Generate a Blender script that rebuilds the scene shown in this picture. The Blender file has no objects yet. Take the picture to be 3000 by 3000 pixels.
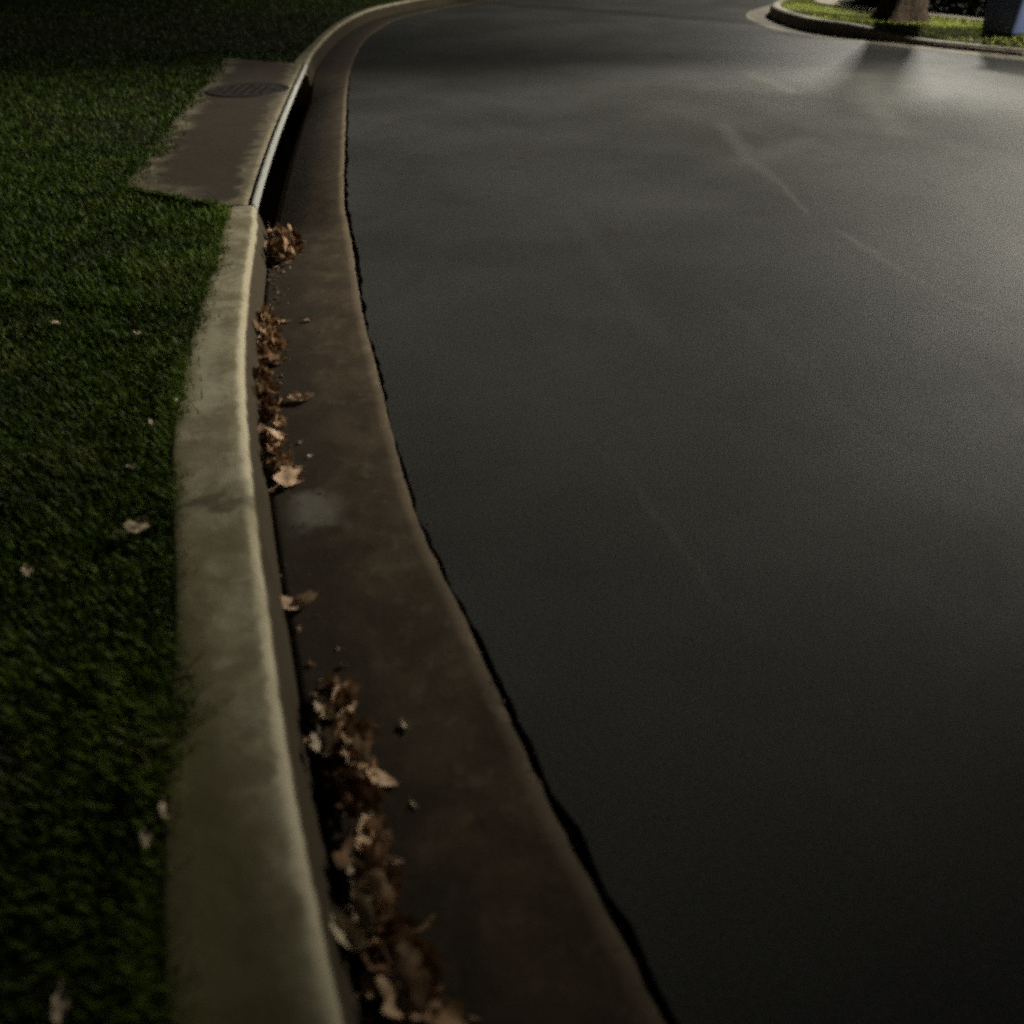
import bpy, bmesh, math, random
import numpy as np
from mathutils import Vector, Matrix, noise
from mathutils.geometry import tessellate_polygon

random.seed(7); rng = np.random.default_rng(7)
R = math.radians
scn = bpy.context.scene

# ------------------------------------------------------------------ camera
cam = bpy.data.objects.new('camera', bpy.data.cameras.new('camera'))
scn.collection.objects.link(cam); scn.camera = cam
cam.location = (0, 0, 1.4); cam.rotation_euler = (R(53), 0, 0)
cam.data.sensor_width = 36; cam.data.lens = 36 * 2300 / 3000
cam.data.clip_start = .05; cam.data.clip_end = 500
cam.data.dof.use_dof = True; cam.data.dof.focus_distance = 4.2; cam.data.dof.aperture_fstop = 1.5

# ------------------------------------------------------------------ night sky, faint sky glow
w = bpy.data.worlds.new("World"); scn.world = w; w.use_nodes = True
nt = w.node_tree; bg = nt.nodes['Background']
sky = nt.nodes.new('ShaderNodeTexSky'); sky.sky_type = 'NISHITA'; sky.sun_disc = False
sky.sun_elevation = R(1.5); sky.sun_rotation = R(150)
nt.links.new(sky.outputs[0], bg.inputs[0]); bg.inputs[1].default_value = .012
sun = bpy.data.objects.new('sky_glow_sun', bpy.data.lights.new('sky_glow_sun', 'SUN'))
scn.collection.objects.link(sun)
sun.data.energy = .01; sun.data.angle = R(25); sun.data.color = (1, .86, .62); sun.rotation_euler = (R(40), R(25), 0)

scn.view_settings.view_transform = 'Standard'; scn.view_settings.look = 'None'
scn.view_settings.exposure = 0; scn.view_settings.gamma = 1
scn.render.engine = 'CYCLES'
scn.cycles.filter_width = 3.0
scn.cycles.use_denoising = False      # keep the grain of a dim exposure
scn.cycles.sample_clamp_indirect = .4; scn.cycles.sample_clamp_direct = 1.5; scn.cycles.caustics_reflective = False; scn.cycles.caustics_refractive = False
scn.cycles.max_bounces = 5

# ------------------------------------------------------------------ helpers
def link(o, parent=None):
    scn.collection.objects.link(o)
    if parent: o.parent = parent
    return o
def tag(o, label=None, cat=None, group=None, kind=None):
    if label: o['label'] = label
    if cat: o['category'] = cat
    if group: o['group'] = group
    if kind: o['kind'] = kind
    return o
def mesh_obj(name, verts, faces, mat, parent=None, smooth=True, uvs=None, loc=None):
    me = bpy.data.meshes.new(name)
    me.from_pydata([tuple(v) for v in verts], [], faces)
    if uvs is not None:
        uv = me.uv_layers.new(name='UVMap')
        li = np.empty(len(me.loops), dtype=np.int32); me.loops.foreach_get('vertex_index', li)
        uv.data.foreach_set('uv', np.asarray(uvs, dtype=np.float32)[li].ravel())
    me.materials.append(mat)
    if smooth: me.polygons.foreach_set('use_smooth', [True] * len(me.polygons))
    me.update()
    o = bpy.data.objects.new(name, me)
    if loc: o.location = loc
    return link(o, parent)
def bm_obj(name, bm, mat, parent=None, smooth=False, loc=None):
    bmesh.ops.recalc_face_normals(bm, faces=bm.faces)
    me = bpy.data.meshes.new(name); bm.to_mesh(me); bm.free(); me.materials.append(mat)
    if smooth: me.polygons.foreach_set('use_smooth', [True] * len(me.polygons))
    o = bpy.data.objects.new(name, me)
    if loc: o.location = loc
    return link(o, parent)
def box(bm, c, s, rot=None, bevel=0):
    M = Matrix.Translation(c) @ (rot if rot else Matrix.Identity(4)) @ Matrix.Diagonal((*s, 1))
    g = bmesh.ops.create_cube(bm, size=1, matrix=M)
    if bevel:
        es = list({e for v in g['verts'] for e in v.link_edges})
        bmesh.ops.bevel(bm, geom=es, offset=bevel, segments=2, affect='EDGES')
def tube(bm, pts, rad, n=14, cap=True):
    rings = []
    for i, p in enumerate(pts):
        p = Vector(p)
        a = Vector(pts[max(i - 1, 0)]); b = Vector(pts[min(i + 1, len(pts) - 1)])
        t = (b - a).normalized()
        x = t.orthogonal().normalized() if i == 0 else (px - t * px.dot(t)).normalized()
        px = x; y = t.cross(x); r = rad[i] if hasattr(rad, '__len__') else rad
        rings.append([bm.verts.new(p + (x * math.cos(2 * math.pi * k / n) + y * math.sin(2 * math.pi * k / n)) * r) for k in range(n)])
    for a, b in zip(rings, rings[1:]):
        for k in range(n): bm.faces.new((a[k], a[(k + 1) % n], b[(k + 1) % n], b[k]))
    if cap: bm.faces.new(rings[0][::-1]); bm.faces.new(rings[-1])
    return rings

class NT:
    """tiny node helper"""
    def __init__(s, name, rough=.8, spec=.5):
        s.m = bpy.data.materials.new(name); s.m.use_nodes = True; s.t = s.m.node_tree
        s.b = s.t.nodes['Principled BSDF']; s.b.inputs['Roughness'].default_value = rough
        s.b.inputs['Specular IOR Level'].default_value = spec
        s.out = s.t.nodes['Material Output']
    def n(s, typ, **kw):
        nd = s.t.nodes.new('ShaderNode' + typ)
        for k, v in kw.items(): setattr(nd, k, v)
        return nd
    def l(s, a, b): s.t.links.new(a, b)
    def put(s, sock, v):
        if isinstance(v, bpy.types.NodeSocket): s.l(v, sock)
        else: sock.default_value = v
    def geo(s): return s.n('NewGeometry').outputs['Position']
    def uv(s): return s.n('TexCoord').outputs['UV']
    def noise(s, vec, scale, detail=4, rough=.55, dist=0):
        nd = s.n('TexNoise'); s.l(vec, nd.inputs['Vector'])
        nd.inputs['Scale'].default_value = scale; nd.inputs['Detail'].default_value = detail
        nd.inputs['Roughness'].default_value = rough; nd.inputs['Distortion'].default_value = dist
        return nd.outputs['Fac']
    def ramp(s, fac, a, b, lo=0., hi=1.):
        nd = s.n('MapRange', interpolation_type='SMOOTHSTEP'); s.put(nd.inputs[0], fac)
        for i, v in enumerate((a, b, lo, hi)): nd.inputs[i + 1].default_value = v
        return nd.outputs[0]
    def mix(s, fac, a, b, mode='MIX'):
        nd = s.n('Mix', data_type='RGBA', blend_type=mode)
        s.put(nd.inputs[0], fac)
        s.put(nd.inputs[6], a if isinstance(a, bpy.types.NodeSocket) else (*a, 1)); s.put(nd.inputs[7], b if isinstance(b, bpy.types.NodeSocket) else (*b, 1))
        return nd.outputs[2]
    def math(s, op, a, b=0.):
        nd = s.n('Math', operation=op); s.put(nd.inputs[0], a); s.put(nd.inputs[1], b); return nd.outputs[0]
    def col(s, c): s.put(s.b.inputs['Base Color'], c if isinstance(c, bpy.types.NodeSocket) else (*c, 1))
    def bump(s, h, strength=.3, dist=.01):
        nd = s.n('Bump'); s.l(h, nd.inputs['Height']); nd.inputs['Strength'].default_value = strength
        nd.inputs['Distance'].default_value = dist; s.l(nd.outputs[0], s.b.inputs['Normal'])
    def sep(s, vec):
        nd = s.n('SeparateXYZ'); s.l(vec, nd.inputs[0]); return nd.outputs

# ------------------------------------------------------------------ materials
def mat_concrete(name, base, dark, light, joints=None, kind='kerb'):
    m = NT(name, .85, .07 if kind == 'kerb' else .25); p = m.geo(); uv = m.sep(m.uv())
    big = m.noise(p, 5.0, 6, .6, .6); mid = m.noise(p, 14, 5, .65); fine = m.noise(p, 160, 3, .7)
    c = m.mix(m.ramp(big, .38, .62), dark, base)
    c = m.mix(m.ramp(mid, .52, .70, 0, .5), c, light); c = m.mix(m.ramp(m.noise(p, 8, 5, .7, .8), .55, .66, 0, .55), c, [v * .75 for v in dark])
    c = m.mix(m.ramp(m.noise(p, 34, 4, .6, .5), .60, .74, 0, .45), c, [v * .45 for v in dark])
    if kind == 'kerb':      # u: 0 at the lawn side, 1 at the foot of the face; v metres along the kerb
        wob = m.math('ADD', uv[0], m.math('MULTIPLY', m.math('SUBTRACT', mid, .5), .25))
        c = m.mix(m.ramp(m.math('ADD', uv[0], m.math('MULTIPLY', m.math('SUBTRACT', mid, .5), .22)), .555, .60, 0, .8), c, light)                       # worn pale nose, the light its edge catches also put into the colour
        film = m.ramp(uv[1], 2.2, -.6, .08, .80); film = m.math('ADD', film, m.math('MULTIPLY', m.math('SUBTRACT', big, .5), .3))
        d_ = m.math('SUBTRACT', film, wob)
        c = m.mix(m.ramp(d_, -.22, .16, 0, .85), c, (.080, .072, .027))          # soil and moss washed over from the lawn
        c = m.mix(m.ramp(m.noise(p, 2.3, 6, .65, 1.), .50, .64, 0, .55), c, (.13, .112, .062))
        c = m.mix(m.ramp(m.noise(p, 75, 3, .7), .62, .72, 0, .6), c, (.10, .085, .05))
        c = m.mix(m.ramp(m.math('ADD', uv[0], m.math('MULTIPLY', m.math('SUBTRACT', mid, .5), .06)), .67, .73, 0, .95), c, (.017, .011, .006))     # darker brown foot of the face
    if kind == 'gutter':    # u: 0 at the kerb face, 1 at the asphalt
        wob = m.math('ADD', uv[0], m.math('MULTIPLY', m.math('SUBTRACT', big, .5), .5))
        c = m.mix(m.ramp(wob, .72, .25, 0, .82), c, (.020, .014, .007))           # silt stain of the flow line
        c = m.mix(m.math('MULTIPLY', m.ramp(wob, .70, 1.0, 0, .3), m.ramp(uv[1], .6, 2.6, .35, 1)), c, light)
        d_ = m.math('ABSOLUTE', m.math('SUBTRACT', m.math('ADD', uv[1], m.math('MULTIPLY', m.math('SUBTRACT', mid, .5), .3)), 1.98))
        e_ = m.math('ABSOLUTE', m.math('SUBTRACT', uv[0], .33))
        c = m.mix(m.math('MULTIPLY', m.ramp(d_, .13, .02, 0, .6), m.ramp(e_, .26, .05)), c, (.20, .19, .15))   # dried pale splash
    if kind == 'slab':
        wob = m.math('ADD', uv[0], m.math('MULTIPLY', m.math('SUBTRACT', big, .5), .5))
        st = m.math('MULTIPLY', m.ramp(wob, .92, .72), m.ramp(wob, .10, .22))
        vv = m.math('ADD', uv[1], m.math('MULTIPLY', m.math('SUBTRACT', big, .5), 1.2))
        st = m.math('MULTIPLY', st, m.ramp(vv, .0, .35))
        c = m.mix(m.math('MULTIPLY', st, .92), c, (.022, .014, .007))
    for j, wd in (joints or []):
        d = m.math('ABSOLUTE', m.math('SUBTRACT', m.math('ADD', uv[1], m.math('MULTIPLY', m.math('SUBTRACT', mid, .5), wd * 5)), j))
        c = m.mix(m.ramp(d, wd, wd * .1, 0, .6), c, (.03, .027, .016))
    c = m.mix(m.ramp(fine, .3, .7, 0, .22), c, [v * .4 for v in dark])
    m.col(c); m.bump(m.math('ADD', m.math('MULTIPLY', fine, .3), mid), .45, .006)
    return m.m

def mat_asphalt():
    m = NT('asphalt', .6, .042); p = m.geo()
    big = m.noise(p, .55, 4, .5, .3); mid = m.noise(p, 5, 5, .6); agg = m.noise(p, 150, 3, .7)
    c = m.mix(m.ramp(big, .35, .65), (.036, .0374, .0345), (.054, .0556, .052))
    c = m.mix(m.ramp(m.noise(p, .9, 2), .55, .75, 0, .45), c, (.026, .029, .033))
    c = m.mix(m.ramp(m.noise(p, 1.3, 2, .5, 1.), .6, .75, 0, .5), c, (.034, .032, .022))
    c = m.mix(m.ramp(mid, .45, .8, 0, .25), c, (.045, .044, .039))
    c = m.mix(m.ramp(agg, .52, .70, 0, .75), c, (.085, .082, .072)); c = m.mix(m.ramp(agg, .46, .34, 0, .7), c, (.008, .008, .007))
    c = m.mix(m.ramp(m.noise(p, 22, 4, .7), .58, .72, 0, .22), c, (.018, .018, .015)); c = m.mix(m.ramp(m.noise(p, 2.6, 5, .65, 1.2), .5, .7, 0, .14), c, (.018, .018, .014))
    # pale scuffs and tar ridges, plus two streaks painting a light pool's edge
    sc = None
    xyz = m.sep(p)
    flat = m.n('CombineXYZ'); m.l(xyz[0], flat.inputs[0]); m.l(xyz[1], flat.inputs[1]); flat = flat.outputs[0]
    wob = m.n('VectorMath', operation='SCALE'); wn = m.n('TexNoise'); m.l(p, wn.inputs['Vector']); wn.inputs['Scale'].default_value = 3
    sub = m.n('VectorMath', operation='SUBTRACT'); m.l(wn.outputs['Color'], sub.inputs[0]); sub.inputs[1].default_value = (.5, .5, .5)
    m.l(sub.outputs[0], wob.inputs[0]); wob.inputs['Scale'].default_value = .12
    ad = m.n('VectorMath', operation='ADD'); m.l(flat, ad.inputs[0]); m.l(wob.outputs[0], ad.inputs[1])
    w2 = m.sep(ad.outputs[0])
    for (x0, y0, x1, y1, wd, a) in SCUFFS_AND_GLOW:
        L = math.hypot(x1 - x0, y1 - y0); dx, dy = (x1 - x0) / L, (y1 - y0) / L
        px = m.math('SUBTRACT', w2[0], x0); py = m.math('SUBTRACT', w2[1], y0)
        al = m.math('ADD', m.math('MULTIPLY', px, dx), m.math('MULTIPLY', py, dy))
        ac = m.math('ABSOLUTE', m.math('SUBTRACT', m.math('MULTIPLY', px, dy), m.math('MULTIPLY', py, dx)))
        over = m.math('MAXIMUM', m.math('SUBTRACT', m.math('ABSOLUTE', m.math('SUBTRACT', al, L / 2)), L / 2), 0.)
        f = m.math('MULTIPLY', m.ramp(ac, wd, 0, 0, a), m.ramp(over, .25, 0))
        sc = f if sc is None else m.math('MAXIMUM', sc, f)
    c = m.mix(sc, c, (.11, .108, .098))
    m.col(c)
    r = m.ramp(m.noise(p, 1.7, 5, .6, .5), .3, .7, .52, .60)
    m.put(m.b.inputs['Roughness'], r)
    m.bump(m.math('ADD', agg, m.math('MULTIPLY', mid, .6)), .7, .004)
    return m.m

SCUFFS_AND_GLOW = [(1.80, 7.3, 1.745, 6.1, .13, .30), (1.745, 6.1, 1.77, 5.65, .09, .3), (1.77, 5.6, 1.78, 4.95, .035, .35),
          (1.745, 6.1, 2.3, 6.75, .22, .18), (1.86, 4.36, 1.94, 3.93, .05, .42), (1.94, 3.93, 2.02, 3.56, .05, .2), (2.02, 3.56, 2.25, 3.1, .035, .32),
          (.27, 2.24, .40, 1.94, .022, .08), (.40, 1.94, .50, 1.58, .022, .2), (1.80, 2.70, 1.81, 2.40, .04, .2), (1.81, 2.45, 2.1, 2.1, .04, .2),
          (2.74, 10.2, 2.86, 9.0, .16, .3), (3.93, 9.6, 4.24, 9.3, .06, .35), (4.0, 10.1, 3.49, 8.4, .35, .25), (3.49, 8.4, 3.2, 7.05, .22, .25),  # last two: painted edge of the light pool beside the trunk shadow
          (2.9, 5.5, 2.6, 3.6, .20, .15), (3.4, 6.6, 4.2, 4.4, .25, .12), (1.0, 3.4, 1.25, 2.2, .05, .10), (.35, 4.8, .6, 3.1, .09, .08)]

def mat_simple(name, c1, c2, scale, rough=.8, spec=.4, bump=.3, metal=0, dist=.01):
    m = NT(name, rough, spec); p = m.geo()
    n = m.noise(p, scale, 5, .6)
    m.col(m.mix(m.ramp(n, .35, .68), c1, c2)); m.b.inputs['Metallic'].default_value = metal
    if bump: m.bump(n, bump, dist)
    return m.m

def mat_tint(name, c1, c2, c3, rough=.7, spec=.2, trans=0):
    """colour by the stored per-blade / per-leaf value, broken up by noise"""
    m = NT(name, rough, spec)
    at = m.n('Attribute'); at.attribute_name = 'tint'
    c = m.mix(m.ramp(at.outputs['Fac'], 0., .6), c1, c2); c = m.mix(m.ramp(at.outputs['Fac'], .6, 1.), c, c3)
    pn = m.noise(m.geo(), 60, 3, .6)
    c = m.mix(m.ramp(pn, .4, .75, 0, .4), c, [v * .45 for v in c1])
    m.col(c)
    if trans:
        tr = m.n('BsdfTranslucent'); m.l(c, tr.inputs[0]); mx = m.n('MixShader'); mx.inputs[0].default_value = trans
        m.l(m.b.outputs[0], mx.inputs[1]); m.l(tr.outputs[0], mx.inputs[2]); m.l(mx.outputs[0], m.out.inputs[0])
    return m.m

def mat_grass():
    m = NT('grass_blades', .6, .15)
    at = m.n('Attribute'); at.attribute_name = 'tint'
    p = m.geo()
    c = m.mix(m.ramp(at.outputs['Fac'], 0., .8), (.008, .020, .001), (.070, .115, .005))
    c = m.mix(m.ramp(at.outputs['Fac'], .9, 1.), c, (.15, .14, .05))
    c = m.mix(m.ramp(m.noise(p, 2.2, 4, .6), .48, .62, 0, .6), c, (.015, .026, .006)); c = m.mix(m.ramp(m.noise(p, 4.1, 3, .6), .55, .7, 0, .5), c, (.10, .10, .022))
    m.col(c)
    tr = m.n('BsdfTranslucent'); m.l(c, tr.inputs[0]); mx = m.n('MixShader'); mx.inputs[0].default_value = .25
    m.l(m.b.outputs[0], mx.inputs[1]); m.l(tr.outputs[0], mx.inputs[2]); m.l(mx.outputs[0], m.out.inputs[0])
    return m.m

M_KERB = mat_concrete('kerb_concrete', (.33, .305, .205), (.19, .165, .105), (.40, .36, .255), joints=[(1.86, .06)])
M_GUT = mat_concrete('gutter_concrete', (.066, .046, .025), (.042, .028, .014), (.140, .106, .064), kind='gutter', joints=[(6.4, .012)])
M_SLAB = mat_concrete('drain_slab_concrete', (.17, .145, .095), (.10, .084, .052), (.30, .26, .17), kind='slab')
M_WALK = mat_concrete('pavement_concrete', (.42, .38, .29), (.33, .30, .22), (.5, .45, .36), kind='plain')
M_ASP = mat_asphalt()
M_SOIL = mat_simple('lawn_soil', (.008, .010, .003), (.022, .020, .008), 9, .95, .1, .8)
M_DIRT = mat_simple('joint_dirt', (.008, .007, .005), (.02, .017, .011), 40, .95, .1, .6)
M_GRASS = mat_grass()
M_STEEL = mat_simple('galvanised_edge', (.22, .22, .20), (.33, .33, .30), 5, .75, .3, .15, 0)
M_IRON = mat_simple('manhole_iron', (.020, .016, .013), (.040, .030, .024), 40, .6, .4, .3, .3)
M_BARK = mat_simple('bark', (.030, .021, .014), (.065, .048, .033), 18, .95, .1, 1., dist=.04)
M_LEAFD = mat_tint('dry_leaf', (.13, .070, .032), (.37, .235, .125), (.68, .49, .33), .75, .2, .15)
M_LEAFP = mat_tint('pale_leaf', (.30, .24, .16), (.38, .31, .20), (.50, .42, .29), .7, .3, .1)
M_HEDGE = mat_tint('hedge_leaf', (.006, .008, .004), (.010, .014, .006), (.018, .02, .010), .6, .3, .1)
M_CROWN = mat_tint('crown_leaf', (.03, .05, .014), (.06, .08, .02), (.12, .10, .03), .6, .3, .3)
M_POLE = mat_simple('lamp_pole_paint', (.10, .11, .10), (.14, .15, .14), 6, .5, .5, .1, .4)
M_BIN = mat_simple('blue_bin_plastic', (.055, .07, .14), (.065, .082, .16), 8, .5, .4, .05)
M_RUB = mat_simple('black_rubber', (.012, .012, .012), (.02, .02, .02), 30, .8, .3, .1)
M_WOOD = mat_simple('post_wood', (.20, .14, .12), (.28, .20, .17), 20, .8, .2, .4)

# ------------------------------------------------------------------ the lines of the kerb
def smooth_curve(pts, step):
    P = [Vector(p) for p in pts]; P = [P[0] * 2 - P[1]] + P + [P[-1] * 2 - P[-2]]
    dense = []
    for i in range(1, len(P) - 2):
        a, b, c, d = P[i - 1:i + 3]
        for k in range(40):
            t = k / 40
            dense.append(.5 * ((2 * b) + (c - a) * t + (2 * a - 5 * b + 4 * c - d) * t * t + (3 * b - a - 3 * c + d) * t ** 3))
    dense.append(P[-2])
    out = [dense[0]]; acc = 0
    for a, b in zip(dense, dense[1:]):
        acc += (b - a).length
        if acc >= step(b): out.append(b); acc = 0
    return out
NOSE = [(.62, -2), (.30, -1), (.10, -.4), (-.06, .02), (-.23, .452), (-.279, .578), (-.335, .716), (-.402, .895), (-.463, 1.074), (-.534, 1.29), (-.63, 1.58),
        (-.709, 1.821), (-.822, 2.179), (-.931, 2.555), (-1.052, 3.032), (-1.165, 3.525), (-1.30, 4.15), (-1.385, 4.48), (-1.567, 5.505), (-1.79, 6.895), (-2.11, 9.07),
        (-2.382, 11.137), (-2.56, 13.9), (-2.48, 16.3), (-2.08, 18.0), (-1.4, 19.7), (-.1, 21.6), (2.2, 23.8), (6, 26.3), (12, 30), (24, 38)]
GUT = [(1.18, -2), (.82, -1), (.60, -.4), (.40, .08), (.231, .506), (.17, .656), (.10, .813), (.022, 1.016), (-.045, 1.203), (-.129, 1.445), (-.215, 1.653), (-.290, 1.873), (-.370, 2.162),
       (-.50, 2.681), (-.652, 3.278), (-.80, 3.948), (-.95, 4.648), (-1.05, 5.078), (-1.38, 7.072), (-1.80, 9.775), (-2.10, 12.47), (-2.16, 14.4), (-2.03, 16.4), (-1.62, 17.8), (-1.0, 19.4), (.2, 21.2), (2.5, 23.4), (6.3, 25.9), (12.3, 29.6), (24.4, 37.6)]
stp = lambda p: .03 if p.y < 6 else (.08 if p.y < 19 else .5)
N = smooth_curve(NOSE, stp); Gc = smooth_curve(GUT, lambda p: .05)
Rn = []
for i in range(len(N)):
    t = (N[min(i + 2, len(N) - 1)] - N[max(i - 2, 0)]).normalized(); Rn.append(Vector((t.y, -t.x)))
W = []
for p, r in zip(N, Rn):
    best = min(Gc, key=lambda g: abs((g - p).dot(Vector((-r.y, r.x)))) + (0 if 0 < (g - p).dot(r) < 1.2 else 9))
    W.append(min(max((best - p).dot(r), .38), .66))
W = [sum(W[max(0, i - 4):i + 5]) / len(W[max(0, i - 4):i + 5]) for i in range(len(W))]
N = [p - r * (.010 + .014 * min(max((p.y - .3) / 1.2, 0), 1)) for p, r in zip(N, Rn)]; W = [w_ + .02 for w_ in W]
S = [0.]
for a, b in zip(N, N[1:]): S.append(S[-1] + (b - a).length)
s0 = S[min(range(len(N)), key=lambda i: abs(N[i].y - 0) + (9 if N[i].y > 5 else 0))]
S = [s - s0 for s in S]           # metres along the kerb, 0 beside the camera
YI0, YI1 = 4.47, 9.7             # the drain inlet
bw = lambda y: .178 + .05 * math.exp(-((y - 2.1) / .9) ** 2) + .07 * sm(1.6, .4, y) - .07 * sm(9, 12, y)
def sm(a, b, x): x = min(max((x - a) / (b - a), 0), 1); return x * x * (3 - 2 * x)
SWf = lambda y: .82 + .18 * (y - YI0) / (YI1 - YI0)    # depth of the drain slab
def slab_pt(i, o):
    r = Rn[i]; return N[i] - r * o + Vector((-r.y, r.x)) * max(0, o - .2) * .85
dep = lambda y: .11 * sm(YI0 - .5, YI0 + .35, y) * (1 - sm(YI1 - .8, YI1 + .5, y))
nz = lambda x, y, z=0: noise.noise(Vector((x, y, z)))

def loft(name, idx, prof, mat, parent=None, flip=False):
    """prof(i) -> list of (offset to the road side, z, u)"""
    V, U, F = [], [], []; n = None
    for i in idx:
        pr = prof(i); n = len(pr)
        for (o, z, u) in pr:
            q = slab_pt(i, -o) if name == 'top_slab' else N[i] + Rn[i] * o; V.append((q.x, q.y, z)); U.append((u, S[i]))
    for a in range(len(idx) - 1):
        for k in range(n - 1):
            f = (a * n + k, a * n + k + 1, (a + 1) * n + k + 1, (a + 1) * n + k); F.append(f)
    F.append(tuple(range(n))[::-1]); m = (len(idx) - 1) * n; F.append(tuple(range(m, m + n)))
    return mesh_obj(name, V, F, mat, parent, True, U)

def kerb_prof(i):
    y = N[i].y; B = bw(y); a = S[i]
    j = .0035 * nz(a * 9, 3) + .002 * nz(a * 31, 8)
    ch = max(0, nz(a * 6, 20) - .42) * .04
    g = 0
    P = [(-B - .02, .02, 0), (-B, .146, .02)]
    for k in range(1, 8):
        o = -B + (B - .035) * k / 8; P.append((o, .15 + .0015 * nz(o * 20, a * 8) + g, .02 + .5 * k / 8))
    P += [(-.035, .150 + g, .53), (-.022 + j, .1485 + g - ch, .58), (-.011 + j, .144 + g - ch, .62), (-.004 + j, .136 + g - ch, .66), (0 + j, .125 - ch, .70),
          (.010 + j, .09, .77), (.018, .05, .86), (.026, .01, .94), (.03, -.03, 1), (.03, -.2, 1), (-B, -.2, 1)]
    return P
near = [i for i in range(len(N)) if N[i].y < YI0]
cut = near[-1]
far = [i for i in range(cut, len(N)) if N[i].y > YI1]
inl = list(range(cut, far[0] + 1))
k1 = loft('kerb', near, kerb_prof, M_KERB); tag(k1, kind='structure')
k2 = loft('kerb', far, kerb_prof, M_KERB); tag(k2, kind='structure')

def gut_prof(i):
    y = N[i].y; d = dep(y); a = S[i]; w_ = W[i]
    e = .004 * nz(a * 5, 4) + .005 * nz(a * 17, 9) + .006 * nz(a * 47, 2) - max(0, nz(a * 3.3, 40) - .35) * .06
    P = [(.018, -.4, 0)]
    for k in range(13):
        t = k / 12; o = .018 + (w_ - .018 + e) * t
        z = -.018 * (1 - t) - d * (1 - t) ** 1.4 + .0015 * nz(o * 12, a * 6)
        P.append((o, z, t))
    P += [(w_ + e + .004, -.008 , 1.0), (w_ + e + .006, -.4, 1)]
    return P
g = loft('gutter', list(range(len(N))), gut_prof, M_GUT); tag(g, kind='structure')

def flat_region(name, poly, z, mat, kind='structure'):
    tri = tessellate_polygon([[Vector((p[0], p[1], 0)) for p in poly]])
    V = [(p[0], p[1], z) for p in poly]
    F = []
    for t in tri:
        a, b, c = (Vector(poly[k]) for k in t)
        F.append(t if (b - a).cross(c - a) > 0 else t[::-1])
    o = mesh_obj(name, V, F, mat, None, False); tag(o, kind=kind); return o

# asphalt: starts past an open, crumbled seam along the gutter
edge = []
for i in range(len(N)):
    a = S[i]
    gap = .011 + .009 * sm(1.9, .9, N[i].y) + .018 * sm(2.6, 4., N[i].y) * sm(11, 7, N[i].y) + .016 * nz(a * 2.3, 70) + .014 * nz(a * 9, 60) + .006 * nz(a * 40, 50)
    q = N[i] + Rn[i] * (W[i] + max(gap, .004)); edge.append((q.x, q.y))
road_poly = edge + [(60, 60), (160, 60), (160, -30), (1.3, -30)]
road = flat_region('road', road_poly, 0, M_ASP)
# broken vertical edge of the asphalt
V = [(*p, 0) for p in edge] + [(*p, -.25) for p in edge]; n = len(edge)
mesh_obj('asphalt_edge', V, [(k, k + n, k + n + 1, k + 1) for k in range(n - 1)], M_DIRT, road)
V = []
for i in range(len(N)):
    for o in (-.01, .1): q = N[i] + Rn[i] * (W[i] + o); V.append((q.x, q.y, -.022 + .020 * nz(S[i] * 9, o * 30) + .008 * nz(S[i] * 40, 5)))
mesh_obj('seam_dirt', V, [(2 * k, 2 * k + 1, 2 * k + 3, 2 * k + 2) for k in range(n - 1)], M_DIRT, road)

lb = []
for i in range(len(N)):
    if i == inl[0]: lb.append(tuple(N[i] - Rn[i] * (bw(N[i].y) + .0)))
    q = slab_pt(i, SWf(N[i].y)) if i in inl else N[i] - Rn[i] * (bw(N[i].y) - .005); lb.append((q.x, q.y))
    if i == inl[-1]: q = N[i] - Rn[i] * bw(N[i].y); lb.append((q.x, q.y))
lawn = flat_region('lawn', lb + [(24, 120), (-120, 120), (-120, -30), (.9, -30)], .135, M_SOIL)
ground = mesh_obj('ground', [(-300, -300, -.6), (300, -300, -.6), (300, 400, -.6), (-300, 400, -.6)], [(0, 1, 2, 3)], M_SOIL, None, False); tag(ground, kind='structure')

# ------------------------------------------------------------------ storm drain inlet
e0 = N[inl[0]]
root = link(bpy.data.objects.new('storm_drain_inlet', None)); root.location = (e0.x, e0.y, 0)
tag(root, 'long storm drain inlet with stained concrete slab behind a dark kerb opening', 'storm drain')
def rel(o, r): o.location = -Vector(r.location) + o.location; o.parent = r
def part(o, lab=None):
    o.parent = root; o.location = Vector(o.location) - Vector(root.location)
    if lab: o['label'] = lab
    return o
def slab_prof(i):
    a = S[i]; SW = SWf(N[i].y); P = [(-SW, -.3, 1), (-SW, .148, 1)]
    for k in range(1, 16): o = -SW + (SW - .035) * k / 15; P.append((o, .15 + .0015 * nz(o * 7, a * 5), (-o) / SW))
    return P + [(-.035, .10, 0), (-.25, .09, .2), (-.26, -.3, .2)]
part(loft('top_slab', inl, slab_prof, M_SLAB))
for q in (root.children[-1].data.uv_layers[0].data,):
    v0 = S[inl[0]]
    for d in q: d.uv[1] -= v0
def ang_prof(i):
    return [(-.038, .12, 0), (-.0375, .153, .2), (-.012, .153, .5), (-.003, .149, .6), (.001, .141, .7), (.001, .118, .9), (-.006, .114, 1), (-.038, .12, 1)]
part(loft('steel_edge', inl, ang_prof, M_STEEL), 'bluish steel nosing along the slab edge')
def cham_prof(i): return [(-.26, .052, 0), (-.262, -.45, .5), (.016, -.45, 1)]
part(loft('chamber_wall', inl, cham_prof, M_DIRT))
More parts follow.
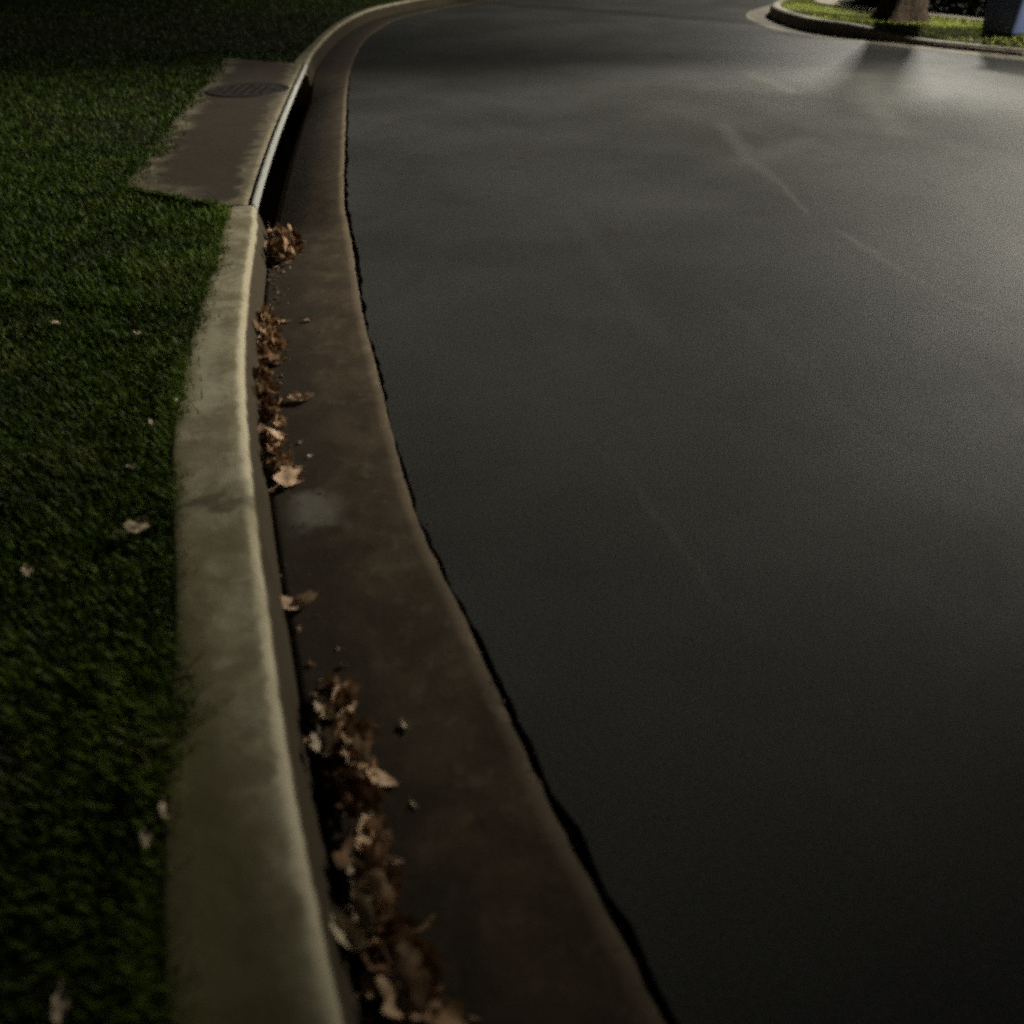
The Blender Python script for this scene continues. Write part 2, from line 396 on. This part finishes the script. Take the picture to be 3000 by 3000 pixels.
for e, s in ((inl[0], 1), (inl[-1], -1)):
    bm = bmesh.new()
    t = Vector((-Rn[e].y, Rn[e].x)); c = N[e] - Rn[e] * .11 + t * .03 * s
    box(bm, (c.x, c.y, -.1), (.24, .06, .3), Matrix.Rotation(math.atan2(Rn[e].y, Rn[e].x), 4, 'Z'))
    part(bm_obj('throat_end', bm, M_KERB))
# manhole cover
mc = Vector((-2.43, 8.12)); bm = bmesh.new()
bmesh.ops.create_cone(bm, cap_ends=True, segments=48, radius1=.33, radius2=.33, depth=.02, matrix=Matrix.Translation((mc.x, mc.y, .147)))
for k in range(-3, 4):
    for l in range(-3, 4):
        if k * k + l * l < 10: box(bm, (mc.x + k * .08, mc.y + l * .08, .158), (.045, .045, .006))
mh = part(bm_obj('manhole_cover', bm, M_IRON), 'round dark iron manhole cover in the slab')
bm = bmesh.new(); ring = []
for (r, z) in ((.335, .1), (.335, .158), (.37, .158), (.375, .1)):
    ring.append([bm.verts.new((mc.x + r * math.cos(k * math.pi / 32), mc.y + r * math.sin(k * math.pi / 32), z)) for k in range(64)])
for a, b in zip(ring, ring[1:]):
    for k in range(64): bm.faces.new((a[k], a[(k + 1) % 64], b[(k + 1) % 64], b[k]))
mr = bm_obj('cover_rim', bm, M_IRON, mh)

# ------------------------------------------------------------------ opposite corner
RB = [(14, 28), (9, 23), (6.5, 20.2), (5.3, 18.4), (4.80, 17.3), (4.60, 16.4), (4.57, 15.2), (4.68, 14.35), (4.97, 13.75), (5.36, 13.2), (5.70, 12.65), (6.05, 12.2), (6.4, 11.8), (6.8, 11.4), (8.2, 10.4), (12, 8.8), (24, 7), (60, 6)]
B = smooth_curve(RB, lambda p: .10 if p.y > 9 and p.y < 21 else 1.)
Bn = []
for i in range(len(B)):
    t = (B[min(i + 2, len(B) - 1)] - B[max(i - 2, 0)]).normalized(); Bn.append(Vector((-t.y, t.x)))   # toward the island
def loftB(name, prof, mat, i0=0, i1=None):
    idx = list(range(i0, i1 or len(B))); V = []; U = []; F = []; s = 0
    for c, i in enumerate(idx):
        if c: s += (B[i] - B[i - 1]).length
        pr = prof(i)
        for (o, z, u) in pr: q = B[i] + Bn[i] * o; V.append((q.x, q.y, z)); U.append((u, s))
    n = len(pr)
    for a in range(len(idx) - 1):
        for k in range(n - 1): F.append((a * n + k, (a + 1) * n + k, (a + 1) * n + k + 1, a * n + k + 1))
    return mesh_obj(name, V, F, mat, None, True, U)
M_K2 = mat_concrete('corner_kerb_concrete', (.25, .23, .17), (.17, .155, .11), (.40, .36, .26), kind='plain')
kh = lambda i: .075 + .10 * sm(12.6, 13.9, B[i].y)       # the kerb drops toward the side road
k3 = loftB('kerb', lambda i: [(0, -.1, 1), (.004, .04, .9), (.012, kh(i) - .04, .8), (.02, kh(i) - .02, .7), (.035, kh(i) - .004, .6), (.06, kh(i), .55), (.17, kh(i), .1), (.18, 0, 0)], M_K2); tag(k3, kind='structure')
g3 = loftB('gutter', lambda i: [(-.40, .003, 1), (-.30, .004, .8), (-.1, .005, .3), (.002, .006, 0)], mat_concrete('corner_gutter_concrete', (.20, .175, .13), (.13, .115, .085), (.30, .26, .19), kind='plain')); tag(g3, kind='structure')
vb = [tuple(B[i] + Bn[i] * .60) for i in range(len(B))]
bank = loftB('verge', lambda i: [(.172, kh(i) - .006, 0), (.32, kh(i) + (.16 - kh(i)) * .5, .4), (.601, .161, 1)], M_SOIL); tag(bank, kind='structure')
verge = flat_region('verge', vb + [(60, 60)], .16, M_SOIL)
WK_ = [(14, 26.6), (9.4, 22), (7, 19.6), (5.95, 18.2), (5.68, 17.4), (5.85, 16.6), (6.17, 15.8), (6.58, 15.0), (7.1, 14.0), (7.9, 13.1), (9.6, 12.2), (13, 10.9), (24, 9.2), (60, 8.3)]
WK = WK_
Wk = smooth_curve(WK, lambda p: .15)
V = []
for i, p in enumerate(Wk):
    t = (Wk[min(i + 2, len(Wk) - 1)] - Wk[max(i - 2, 0)]).normalized(); nn = Vector((-t.y, t.x))
    for o, z in ((0, .12), (0, .185), (.42, .185), (.42, .12)): q = p + nn * o; V.append((q.x, q.y, z))
n = len(Wk)
pv = mesh_obj('pavement', V, [(4 * k + j, 4 * k + 4 + j, 4 * k + 5 + j, 4 * k + 1 + j) for k in range(n - 1) for j in range(3)], M_WALK, None, False); tag(pv, kind='structure')

# ------------------------------------------------------------------ grass
def blades(name, px, py, z0, length, width, mat, bias=0., lean=.9):
    n = len(px); ang = rng.uniform(0, 2 * np.pi, n); ln = length * rng.uniform(.5, 1.25, n); le = rng.uniform(.15, lean, n)
    dx, dy = np.cos(ang), np.sin(ang); wx, wy = -dy * width * .5, dx * width * .5
    tilt1 = le * .45; tilt2 = le * 1.3
    x1 = px + dx * np.sin(tilt1) * ln * .5; y1 = py + dy * np.sin(tilt1) * ln * .5; z1 = z0 + np.cos(tilt1) * ln * .5
    x2 = x1 + dx * np.sin(tilt2) * ln * .5; y2 = y1 + dy * np.sin(tilt2) * ln * .5; z2 = z1 + np.cos(tilt2) * ln * .5
    z0a = np.full(n, z0) if np.isscalar(z0) else z0
    Vt = np.stack([np.stack([px - wx, py - wy, z0a], 1), np.stack([px + wx, py + wy, z0a], 1),
                   np.stack([x1 + wx * .8, y1 + wy * .8, z1], 1), np.stack([x1 - wx * .8, y1 - wy * .8, z1], 1), np.stack([x2, y2, z2], 1)], 1).reshape(-1, 3)
    b = np.arange(n) * 5
    loops = np.stack([b, b + 1, b + 2, b + 3, b + 3, b + 2, b + 4], 1).ravel()
    starts = np.stack([np.arange(n) * 7, np.arange(n) * 7 + 4], 1).ravel(); tot = np.tile([4, 3], n)
    me = bpy.data.meshes.new(name); me.vertices.add(n * 5); me.vertices.foreach_set('co', Vt.ravel().astype(np.float32))
    me.loops.add(n * 7); me.loops.foreach_set('vertex_index', loops.astype(np.int32))
    me.polygons.add(2 * n); me.polygons.foreach_set('loop_start', starts.astype(np.int32)); me.polygons.foreach_set('loop_total', tot.astype(np.int32))
    at = me.attributes.new('tint', 'FLOAT', 'POINT'); at.data.foreach_set('value', np.repeat(np.clip(rng.uniform(0, 1, n) * (.6 if np.ndim(bias) else 1) + bias, 0, 1), 5).astype(np.float32))
    me.materials.append(mat); me.update(calc_edges=True); me.validate()
    return link(bpy.data.objects.new(name, me))
LB = np.array([q for q in lb if -1.5 < q[1] < 24 and q[0] < 8]); LB = np.vstack([LB, [[8, 60], [-60, 60], [-60, -1.5]]])
def inside(x, y, poly):
    c = np.zeros(len(x), bool)
    for (x1, y1), (x2, y2) in zip(poly, np.roll(poly, -1, 0)):
        if y1 == y2: continue
        m = ((y1 > y) != (y2 > y)); c ^= m & (x < (x2 - x1) * (y - y1) / (y2 - y1) + x1)
    return c
px, py = [], []
for (x0, x1, y0, y1, n_) in ((-3.2, 0, -.1, 1.5, 85000), (-3.8, -.4, 1.5, 3.2, 100000), (-5.5, -1, 3.2, 6, 100000), (-9, -1.4, 6, 11, 60000), (-15, 2, 11, 21, 50000)):
    qx = rng.uniform(x0, x1, n_); qy = rng.uniform(y0, y1, n_); k_ = inside(qx, qy, LB) & (qx > -.70 * (qy + 1) - .5); px.append(qx[k_]); py.append(qy[k_])
# tufts creeping over the kerb edge
kx, ky = [], []
for i in near:
    if N[i].y > 0:
        th = .8 + nz(S[i] * 3, 11) + .6 * nz(S[i] * 11, 12)
        for _ in range(int(max(0, th) * 70)):
            q = N[i] - Rn[i] * (bw(N[i].y) - abs(random.gauss(0, .010 + .020 * max(0, th))) + .012) ; kx.append(q.x + random.gauss(0, .01)); ky.append(q.y + random.gauss(0, .01))
for i in inl:
    for _ in range(60):
        q = slab_pt(i, SWf(N[i].y) - abs(random.gauss(0, .05 + .09 * max(0, .3 + nz(S[i] * 2.5, 31)))))
        kx.append(q.x); ky.append(q.y)
for k in range(2600):
    o = random.uniform(.22, SWf(YI0)); q = slab_pt(inl[0], o) + (N[inl[0] + 1] - N[inl[0]]).normalized() * abs(random.gauss(0, .02 + .05 * max(0, .2 + nz(o * 7, 33)))); kx.append(q.x); ky.append(q.y)
px.append(np.array(kx)); py.append(np.array(ky))
px = np.concatenate(px) + rng.normal(0, .006, sum(map(len, px))); py = np.concatenate(py)
hs = np.array([nz(x * 1.7, y * 1.7, 5) + .5 * nz(x * 6, y * 6, 9) for x, y in zip(px, py)])
dist = np.hypot(px, py)
# keep them off the drain slab and its near end
blen = (.032 + .03 * np.clip(hs + .5, 0, 1.3)); wid = .0028 + .0011 * dist
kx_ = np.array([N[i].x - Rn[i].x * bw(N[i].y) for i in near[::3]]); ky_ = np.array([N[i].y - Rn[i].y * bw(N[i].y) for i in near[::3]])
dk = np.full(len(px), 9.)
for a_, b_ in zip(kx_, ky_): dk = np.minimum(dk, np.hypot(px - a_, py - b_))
lit_strip = .45 * np.exp(-(dk / .22) ** 1.3) * np.clip(.7 + hs, 0, 1.3)      # lit band of lawn beside the kerb, painted into the blade tint
gr = blades('grass', px, py, .133, blen * .9, wid * .9, M_GRASS, lit_strip); tag(gr, kind='stuff', cat='grass', label='dark green lawn grass growing left of the kerb')
# grass of the opposite corner
n = 60000; k = rng.integers(0, len(B) - 1, n); Bx = np.array([b.x for b in B]); By = np.array([b.y for b in B]); nx = np.array([b.x for b in Bn]); ny = np.array([b.y for b in Bn])
sel = (By[k] > 8.5) & (By[k] < 26); k = k[sel]; n = len(k)
Wx = np.array([p.x for p in Wk]); Wy = np.array([p.y for p in Wk])
d = .19 + 3.2 * rng.uniform(0, 1, n); gx = Bx[k] + nx[k] * d; gy = By[k] + ny[k] * d
jt = rng.uniform(-.5, .5, n) * np.hypot(np.diff(Bx, append=Bx[-1])[k], np.diff(By, append=By[-1])[k]); gx += jt * ny[k]; gy -= jt * nx[k]
dm = np.array([np.min((Wx - x) ** 2 + (Wy - y) ** 2) for x, y in zip(gx, gy)]); side = np.array([(lambda q: (Wk[min(q + 1, len(Wk) - 1)] - Wk[max(q - 1, 0)]).cross(Vector((x, y)) - Wk[q]) < 0)(int(np.argmin((Wx - x) ** 2 + (Wy - y) ** 2))) for x, y in zip(gx, gy)])
ok = side & (dm > .001); gx, gy, gd = gx[ok], gy[ok], d[ok]; gk = np.array([kh(int(i)) for i in k[ok]]); gz = np.minimum(gk + (.158 - gk) * (gd - .17) / .42, .158)
M_GR2 = mat_tint('verge_grass', (.20, .25, .04), (.36, .42, .08), (.5, .5, .18), .6, .15, .25)
g2 = blades('grass', gx, gy, gz, np.full(len(gx), .05), np.full(len(gx), .014), M_GR2); tag(g2, kind='stuff', cat='grass', label='light green grass strip on the opposite corner')

# ------------------------------------------------------------------ leaves
def leaf_geo(L, lobes, curl, fold, seed):
    """one leaf lying in xy, stem toward -x; returns verts, faces"""
    r = random.Random(seed); V = [(0, 0, 0)]; n = 40; rings = 4
    for j in range(1, rings + 1):
        for k in range(n):
            a = 2 * math.pi * k / n
            if lobes: rad = .62 + .30 * abs(math.cos(lobes * a / 2)) ** 1.3 + .05 * math.sin(a * 11 + seed); asp = .9
            else: rad = .93 + .05 * math.sin(a * 9 + seed); asp = .48
            rr = rad * j / rings; V.append((L * .5 * rr * math.cos(a) * (1.08 if math.cos(a) > 0 else 1), L * .5 * rr * math.sin(a) * asp, 0))
    F = [(0, 1 + k, 1 + (k + 1) % n) for k in range(n)]
    for j in range(rings - 1):
        for k in range(n): a = 1 + j * n + k; b = 1 + j * n + (k + 1) % n; F.append((a, a + n, b + n, b))
    ph = r.uniform(0, 6)
    V = [(x, y, curl * (x / L) ** 2 * L * 1.3 + fold * abs(y) + curl * y * y / L * 1.6 + .05 * L * math.sin(x / L * 9 + ph) * math.sin(y / L * 11 + ph)) for x, y, z in V]
    # stem
    m = len(V); x0 = -L * .42; zz = curl * .24 * L
    V += [(x0, -.0015, zz), (x0, .0015, zz), (x0 - L * .35, .0015 + L * .05, zz * .4), (x0 - L * .35, L * .05 - .0015, zz * .4)]; F.append((m, m + 1, m + 2, m + 3))
    return V, F
def set_tint(me, vals):
    at = me.attributes.new('tint', 'FLOAT', 'POINT'); at.data.foreach_set('value', np.asarray(vals, dtype=np.float32))
def rest(V, z):  # lower to rest on z
    m = min(v[2] for v in V); return [(v[0], v[1], v[2] - m + z) for v in V]
def floor_z(x, y):
    k = min(range(len(N)), key=lambda i: (N[i] - Vector((x, y))).length_squared); o = (Vector((x, y)) - N[k]).dot(Rn[k])
    if o < 0: return .15
    t = min(max((o - .018) / W[k], 0), 1); return -.018 * (1 - t) - dep(N[k].y) * (1 - t) ** 1.4 if o < W[k] else 0
def pile(label, centre, length, ang, wid, n, size, seed, h=.05):
    """heap of overlapping curled leaves; one thing"""
    r = random.Random(seed); VV, FF, T = [], [], []
    t = Vector((math.cos(ang), math.sin(ang))); s = Vector((-t.y, t.x)); c = Vector(centre)
    for k in range(n):
        a = r.uniform(-1, 1); b = r.gauss(0, .45); b = max(-1, min(1, b))
        taper = math.sqrt(max(0, 1 - a * a * .8))
        p = c + t * a * length / 2 + s * b * wid / 2 * taper
        kk = min(range(len(near) + len(inl)), key=lambda i: (N[i] - p).length_squared); o = (p - N[kk]).dot(Rn[kk])
        if o < .03: p += Rn[kk] * (.03 - o)
        o = max(o, .03)
        L = size * r.uniform(.55, 1.2)
        V, F = leaf_geo(L, r.choice((5, 5, 3, 0)), r.uniform(.1, .9), r.uniform(-.3, .6), r.randint(0, 999))
        M = Matrix.Rotation(r.uniform(0, 6.28), 3, 'Z') @ Matrix.Rotation(r.gauss(0, .55), 3, 'X') @ Matrix.Rotation(r.gauss(0, .55), 3, 'Y')
        V = [tuple(M @ Vector(v)) for v in V]
        V = rest(V, floor_z(p.x, p.y) + .002 + h * r.random() ** 1.6 * taper * (1 - abs(b)) + .035 * max(0, 1 - o / .10) * r.random())
        m = len(VV); VV += [(v[0] + p.x - c.x, v[1] + p.y - c.y, v[2]) for v in V]; FF += [tuple(q + m for q in f) for f in F]
        tt = r.random() ** 1.5; T += [tt] * len(V)
    o = mesh_obj('leaf_pile', VV, FF, M_LEAFD, None, True, loc=(c.x, c.y, 0)); set_tint(o.data, T)
    return tag(o, label, 'leaf pile', 'piles of dry leaves in the gutter')
pile('round clump of dry leaves by the dark drain opening, farthest along the gutter', (-1.225, 4.24), .52, R(106), .19, 80, .085, 1, .09)
pile('leaf clump below the round clump, against the kerb and short', (-1.03, 3.07), .46, R(104), .16, 56, .07, 2, .05)
pile('narrow trail of dry leaves hugging the kerb in mid picture', (-.845, 2.39), .72, R(108), .10, 66, .07, 3, .04)
pile('dark heap of leaves with a pale tip, middle of the lower gutter', (-.335, .99), .40, R(110), .10, 36, .078, 4, .02)
pile('nearest heap of big curled brown leaves at the bottom edge', (-.182, .565), .46, R(114), .11, 36, .095, 5, .02)

def leaf(label, x, y, z, L, rot, lobes=5, curl=.5, fold=.3, mat=None, tint=.6, seed=0, tx=0, ty=0, group='loose leaves in the gutter', name='dry_leaf'):
    V, F = leaf_geo(L, lobes, curl, fold, seed)
    M = Matrix.Rotation(tx, 3, 'X') @ Matrix.Rotation(ty, 3, 'Y')
    V = rest([tuple(M @ Vector(v)) for v in V], 0)
    o = mesh_obj(name, V, F, mat or M_LEAFD, None, True, loc=(x, y, (floor_z(x, y) if z is None else z) + .002)); set_tint(o.data, [tint] * len(V))
    o.rotation_euler.z = rot
    return tag(o, label, 'leaf', group)
leaf('pale curled leaf jutting right from the second leaf clump', -.925, 2.86, None, .08, .3, 0, .7, .5, tint=1, seed=1)
leaf('small tan scrap above the second leaf clump', -.99, 3.26, None, .05, .2, 0, .6, .4, tint=.95, seed=2)
leaf('thin pale scrap alone in the gutter, right of the second clump', -.893, 3.267, None, .045, .25, 0, .5, .5, tint=.8, seed=3)
leaf('pinkish leaf lying crosswise beside the top of the narrow trail', -.775, 2.556, None, .10, .1, 0, .6, .6, M_LEAFD, .95, 4)
leaf('flat lobed tan leaf at the lower end of the narrow trail', -.700, 2.04, None, .115, 1.0, 5, .35, .2, M_LEAFD, .85, 5, .3)
leaf('folded brown leaf just above the flat lobed tan leaf', -.745, 2.15, None, .085, 2.2, 5, .6, .5, M_LEAFD, .7, 6, .2)
leaf('boat shaped pink tan leaf alone by the kerb in mid gutter', -.555, 1.47, None, .112, .25, 0, .9, .5, M_LEAFD, .95, 7, name='curled_leaf')
leaf('tiny pale chip left of the gutter centre below the narrow trail', -.662, 2.175, None, .022, .9, 3, .4, .3, M_LEAFP, .9, 8)
leaf('small pale leaf scrap in the middle of the lower gutter', -.231, 1.09, None, .032, -.9, 0, .5, .5, M_LEAFP, .8, 9)
leaf('faint grey scrap below the small pale scrap in the lower gutter', -.193, .899, None, .02, -.7, 0, .4, .3, M_LEAFP, .2, 10)
leaf('grey pale leaf on the upper tip of the dark heap', -.405, 1.10, .03, .075, -.9, 0, .5, .4, M_LEAFP, .4, 11)
leaf('yellowish folded leaf on the left flank of the dark heap', -.388, 1.005, .035, .07, -1.1, 5, .5, .6, M_LEAFP, .1, 12)
leaf('pinkish brown leaf on the right flank of the dark heap', -.31, .985, .035, .075, -.8, 5, .5, .5, M_LEAFD, .8, 13, .3)
leaf('large pale cupped leaf between the dark heap and the nearest heap', -.262, .715, .04, .085, -1.0, 0, .6, .5, M_LEAFP, .3, 14, .2)
leaf('thin bright rolled leaf below the large cupped leaf', -.243, .655, .05, .075, -.95, 0, .9, 1., M_LEAFP, .5, 15, .4)
leaf('long pale rolled leaf on the left of the nearest heap', -.272, .612, .05, .085, -.75, 0, .8, .8, M_LEAFP, .7, 16, -.2)
leaf('broad orange brown leaf on the nearest heap at the bottom edge', -.165, .535, .045, .105, -.9, 5, .4, .4, M_LEAFD, .75, 17, .2)
G = 'pale leaves lying on the lawn'
for (lab, x, y, L, rot, t) in (
        ('pale oval leaf on the lawn, farthest from the kerb in the upper lawn', -1.735, 2.84, .060, .1, .9),
        ('small orange tan leaf on the upper lawn nearest the kerb', -1.395, 2.745, .050, -.5, .7),
        ('tiny bright leaf at the kerb edge of the lawn', -1.077, 2.235, .032, -.6, .9),
        ('faint leaf just below the tiny bright leaf at the kerb edge', -1.10, 2.09, .045, -.7, .2),
        ('little scrap on the lawn above the big pale leaf', -1.075, 1.85, .03, .2, .1),
        ('big pale lobed leaf on the lawn beside the kerb', -.945, 1.565, .082, .4, .5),
        ('dull brownish leaf far left on the lower lawn', -1.145, 1.40, .05, -.8, .1),
        ('upper of two pale leaves on the lower lawn edge', -.60, .777, .042, -1.0, .6),
        ('lower of two pale leaves on the lower lawn edge', -.612, .722, .040, -.9, .1),
        ('long faint leaf at the bottom of the lawn', -.64, .467, .05, -1.1, 0)):
    leaf(lab, x, y, .165, L, rot, 5 if 'lobed' in lab else 0, .35, .25, M_LEAFP, t, int(L * 1e4), group=G, name='fallen_leaf')
r_ = random.Random(5); VV, FF, T = [], [], []
for k in range(330):
    i = r_.choice(near[60:])
    if 1.25 < N[i].y < 1.95 and r_.random() < .85: continue
    o = .035 + abs(r_.gauss(0, .05)); q = N[i] + Rn[i] * o + Vector((r_.uniform(-.03, .03), r_.uniform(-.04, .04))) * .6; L = r_.uniform(.004, .02)
    V, F = leaf_geo(L, r_.choice((0, 3, 5)), r_.uniform(.2, .8), r_.uniform(0, .5), k); V = V[::1]
    M = Matrix.Rotation(r_.uniform(0, 6.28), 3, 'Z') @ Matrix.Rotation(r_.gauss(0, .4), 3, 'X')
    V = rest([tuple(M @ Vector(v)) for v in V], -.018 * (1 - o / W[i]) - dep(N[i].y) * (1 - o / W[i]) ** 1.4 + .002)
    m_ = len(VV); VV += [(v[0] + q.x, v[1] + q.y, v[2]) for v in V]; FF += [tuple(a + m_ for a in f) for f in F]; T += [r_.random() * .9] * len(V)
cr = mesh_obj('leaf_crumbs', VV, FF, M_LEAFD); set_tint(cr.data, T); tag(cr, kind='stuff', cat='leaf litter', label='broken brown leaf crumbs along the foot of the kerb')
# fine grit in the gutter and along the seam
bm = bmesh.new()
for k in range(1500):
    i = random.choice(near[20:]); u = random.choice((.06, .12, 1.0, 1.0)); 
    o = .03 + abs(random.gauss(0, .10)) if u < .5 else W[i] + random.gauss(.01, .03)
    q = N[i] + Rn[i] * o; r = random.uniform(.0006, .0022) * (1 + (random.random() < .03) * 1.)
    z = floor_z(q.x, q.y)
    M = Matrix.Translation((q.x, q.y, z + r * .4)) @ Matrix.Rotation(random.uniform(0, 3), 4, 'Z') @ Matrix.Diagonal((r, r * random.uniform(.6, 1.2), r * .6, 1))
    bmesh.ops.create_icosphere(bm, subdivisions=1, radius=1, matrix=M)
gt = bm_obj('grit', bm, mat_simple('grit', (.06, .045, .03), (.2, .16, .11), 300, .9, .2, 0)); tag(gt, kind='stuff', cat='grit', label='fine grit and crumbs along gutter and seam')

# ------------------------------------------------------------------ tree on the opposite corner
tc = Vector((6.0, 14.25, 0))
tr = link(bpy.data.objects.new('street_tree', None)); tr.location = (tc.x, tc.y, .16)
tag(tr, 'large tree with a dark flared trunk on the opposite corner grass', 'tree')
bm = bmesh.new(); rings = []
H_ = [(-.05, .45), (.05, .40), (.15, .35), (.35, .31), (.8, .29), (1.6, .27), (2.6, .26), (3.4, .24)]
for z, r in H_:
    ring = []
    for k in range(36):
        a = 2 * math.pi * k / 36; fl = 1 + (.14 * max(0, 1 - z / .45)) * math.sin(a * 5 + .6) + .06 * nz(math.cos(a) * 3, math.sin(a) * 3, z * 1.2)
        ring.append(bm.verts.new((r * fl * math.cos(a) + .03 * z, r * fl * math.sin(a), z)))
    rings.append(ring)
for a, b in zip(rings, rings[1:]):
    for k in range(36): bm.faces.new((a[k], a[(k + 1) % 36], b[(k + 1) % 36], b[k]))
tips = []
for k in range(7):
    a = k * .9 + .3; l = random.uniform(2.2, 3.2); e = Vector((math.cos(a) * l * .7, math.sin(a) * l * .7, 3.4 + l * .75)); md = Vector((math.cos(a) * .6, math.sin(a) * .6, 3.9))
    tube(bm, [(.1, 0, 3.1), md, (md + e) / 2 + Vector((0, 0, .2)), e], [.16, .12, .07, .02], 10); tips += [md, (md + e) / 2, e]
bm_obj('trunk', bm, M_BARK, tr, True)
def leaf_cloud(name, centres, rad, n, size, mat, parent, squash=.8):
    c = np.array([tuple(v) for v in centres]); k = rng.integers(0, len(c), n); v = rng.normal(0, 1, (n, 3)); v /= np.linalg.norm(v, axis=1)[:, None]
    p = c[k] + v * (rad * rng.uniform(.2, 1, n) ** .5)[:, None] * np.array([1, 1, squash])
    a = rng.normal(0, 1, (n, 3)); a /= np.linalg.norm(a, axis=1)[:, None]; b = np.cross(a, rng.normal(0, 1, (n, 3))); b /= np.linalg.norm(b, axis=1)[:, None]
    s = (size * rng.uniform(.6, 1.2, n))[:, None]
    V = np.stack([p - a * s, p + b * s * .5, p + a * s, p - b * s * .5], 1).reshape(-1, 3)
    o = mesh_obj(name, V.tolist(), [(4 * i, 4 * i + 1, 4 * i + 2, 4 * i + 3) for i in range(n)], mat, parent, False)
    set_tint(o.data, np.repeat(rng.uniform(0, 1, n), 4)); return o
leaf_cloud('crown', tips, 1.35, 26000, .09, M_CROWN, tr)

# hedge behind the pavement
hd = link(bpy.data.objects.new('clipped_hedge', None)); hd.location = (7.2, 18, .16)
tag(hd, 'dark clipped hedge beyond the pavement on the opposite corner', 'hedge')
hp = smooth_curve([(14.5, 25), (10, 21), (7.9, 19.0), (7.0, 18.1), (6.8, 17.2), (7.1, 16.3), (7.55, 15.3), (8.2, 14.4), (9.9, 13.5), (13.3, 12.2)], lambda p: .3)
cs = [Vector((p.x - 7.2, p.y - 18, z)) for p in hp for z in (.15, .45, .8, 1.05)]
leaf_cloud('foliage', cs, .40, 60000, .055, M_HEDGE, hd, 1)
for p in hp[::2]:
    bm = bmesh.new(); tube(bm, [(p.x - 7.2, p.y - 18, -.05), (p.x - 7.15, p.y - 18, .5), (p.x - 7.25, p.y - 17.9, .95)], [.03, .02, .008], 6)
    bm_obj('stem', bm, M_BARK, hd)

# blue wheeled bin at the frame edge
bn = link(bpy.data.objects.new('wheeled_bin', None)); bn.location = (6.74, 12.5, .17); bn.rotation_euler.z = R(25)
tag(bn, 'dark blue wheeled bin on the grass at the right edge', 'bin')
bm = bmesh.new(); lv = [(.0, .21, .24), (.04, .23, .26), (.5, .26, .30), (.92, .29, .34), (.94, .31, .36), (.99, .31, .36)]; rg = []
for z, a, b in lv: 
    ring = []
    for k in range(32):
        t = 2 * math.pi * k / 32; c, s = math.cos(t), math.sin(t); e = .35
        ring.append(bm.verts.new((a * math.copysign(abs(c) ** e, c), b * math.copysign(abs(s) ** e, s), z)))
    rg.append(ring)
for a, b in zip(rg, rg[1:]):
    for k in range(32): bm.faces.new((a[k], a[(k + 1) % 32], b[(k + 1) % 32], b[k]))
bm.faces.new(rg[0][::-1]); bm_obj('body', bm, M_BIN, bn, True)
bm = bmesh.new(); box(bm, (0, 0, 1.02), (.66, .76, .055), bevel=.02); box(bm, (0, 0, 1.055), (.5, .6, .03), bevel=.012); bm_obj('lid', bm, M_BIN, bn)
bm = bmesh.new(); tube(bm, [(.33, -.25, .95), (.42, -.25, .98), (.42, .25, .98), (.33, .25, .95)], .015, 8); bm_obj('handle', bm, M_BIN, bn)
for s in (-1, 1):
    bm = bmesh.new(); tube(bm, [(.24, s * .26, .1), (.24, s * .32, .1)], .11, 24); bm_obj('wheel', bm, M_RUB, bn)

# ------------------------------------------------------------------ street lamps and an added fill lamp (poles stand outside the frame)
def street_lamp(label, x, y, h, reach, ang, target, power, size, blend, color, soft=.12):
    t = link(bpy.data.objects.new('street_lamp', None)); t.location = (x, y, .1)
    tag(t, label, 'street lamp', 'street lamps lighting the road')
    dx, dy = math.cos(ang) * reach, math.sin(ang) * reach
    bm = bmesh.new(); tube(bm, [(0, 0, -.3), (0, 0, .4), (0, 0, .42), (0, 0, h)], [.11, .11, .075, .05], 16); bm_obj('pole', bm, M_POLE, t, True)
    bm = bmesh.new(); tube(bm, [(0, 0, h - .3), (dx * .3, dy * .3, h + .05), (dx, dy, h + .12)], [.035, .03, .03], 10); bm_obj('arm', bm, M_POLE, t, True)
    bm = bmesh.new(); box(bm, (dx * 1.1, dy * 1.1, h + .13), (.62, .26, .10), Matrix.Rotation(ang, 4, 'Z'), .03); hd_ = bm_obj('lamp_head', bm, M_POLE, t)
    e = NT('lamp_lens', .3); e.b.inputs['Emission Color'].default_value = (*color, 1); e.b.inputs['Emission Strength'].default_value = 6
    bm = bmesh.new(); box(bm, (dx * 1.1, dy * 1.1, h + .068), (.40, .17, .02), Matrix.Rotation(ang, 4, 'Z')); bm_obj('lens', bm, e.m, hd_)
    L = bpy.data.lights.new('lamp_light', 'SPOT'); L.energy = power; L.spot_size = size; L.spot_blend = blend; L.color = color; L.shadow_soft_size = soft
    o = link(bpy.data.objects.new('lamp_light', L)); p = Vector((x + dx * 1.1, y + dy * 1.1, h + .14)); o.location = p
    o.rotation_euler = (Vector(target) - p).to_track_quat('-Z', 'Y').to_euler()
    return t
street_lamp('street lamp beyond the hedge whose light throws the tree shadow', 11.2, 24.4, 7.2, 1.2, R(230), (3.8, 17.0, 0), 8300, R(96), 1., (1, .95, .84), .45)
street_lamp('street lamp beside the side road right of the picture', 13.9, 13.1, 6.2, 1.2, R(205), (1.75, 6.9, 0), 32000, R(39.5), 1., (1, .94, .82), .3)
street_lamp('added fill lamp farther down the side road, right of the corner', 17.5, 4.5, 6.4, 1.2, R(140), (6.6, 12.9, 0), 22000, R(34), 1., (1, .96, .88), .3)  # added fill, brightens the corner and softens the trunk shadow
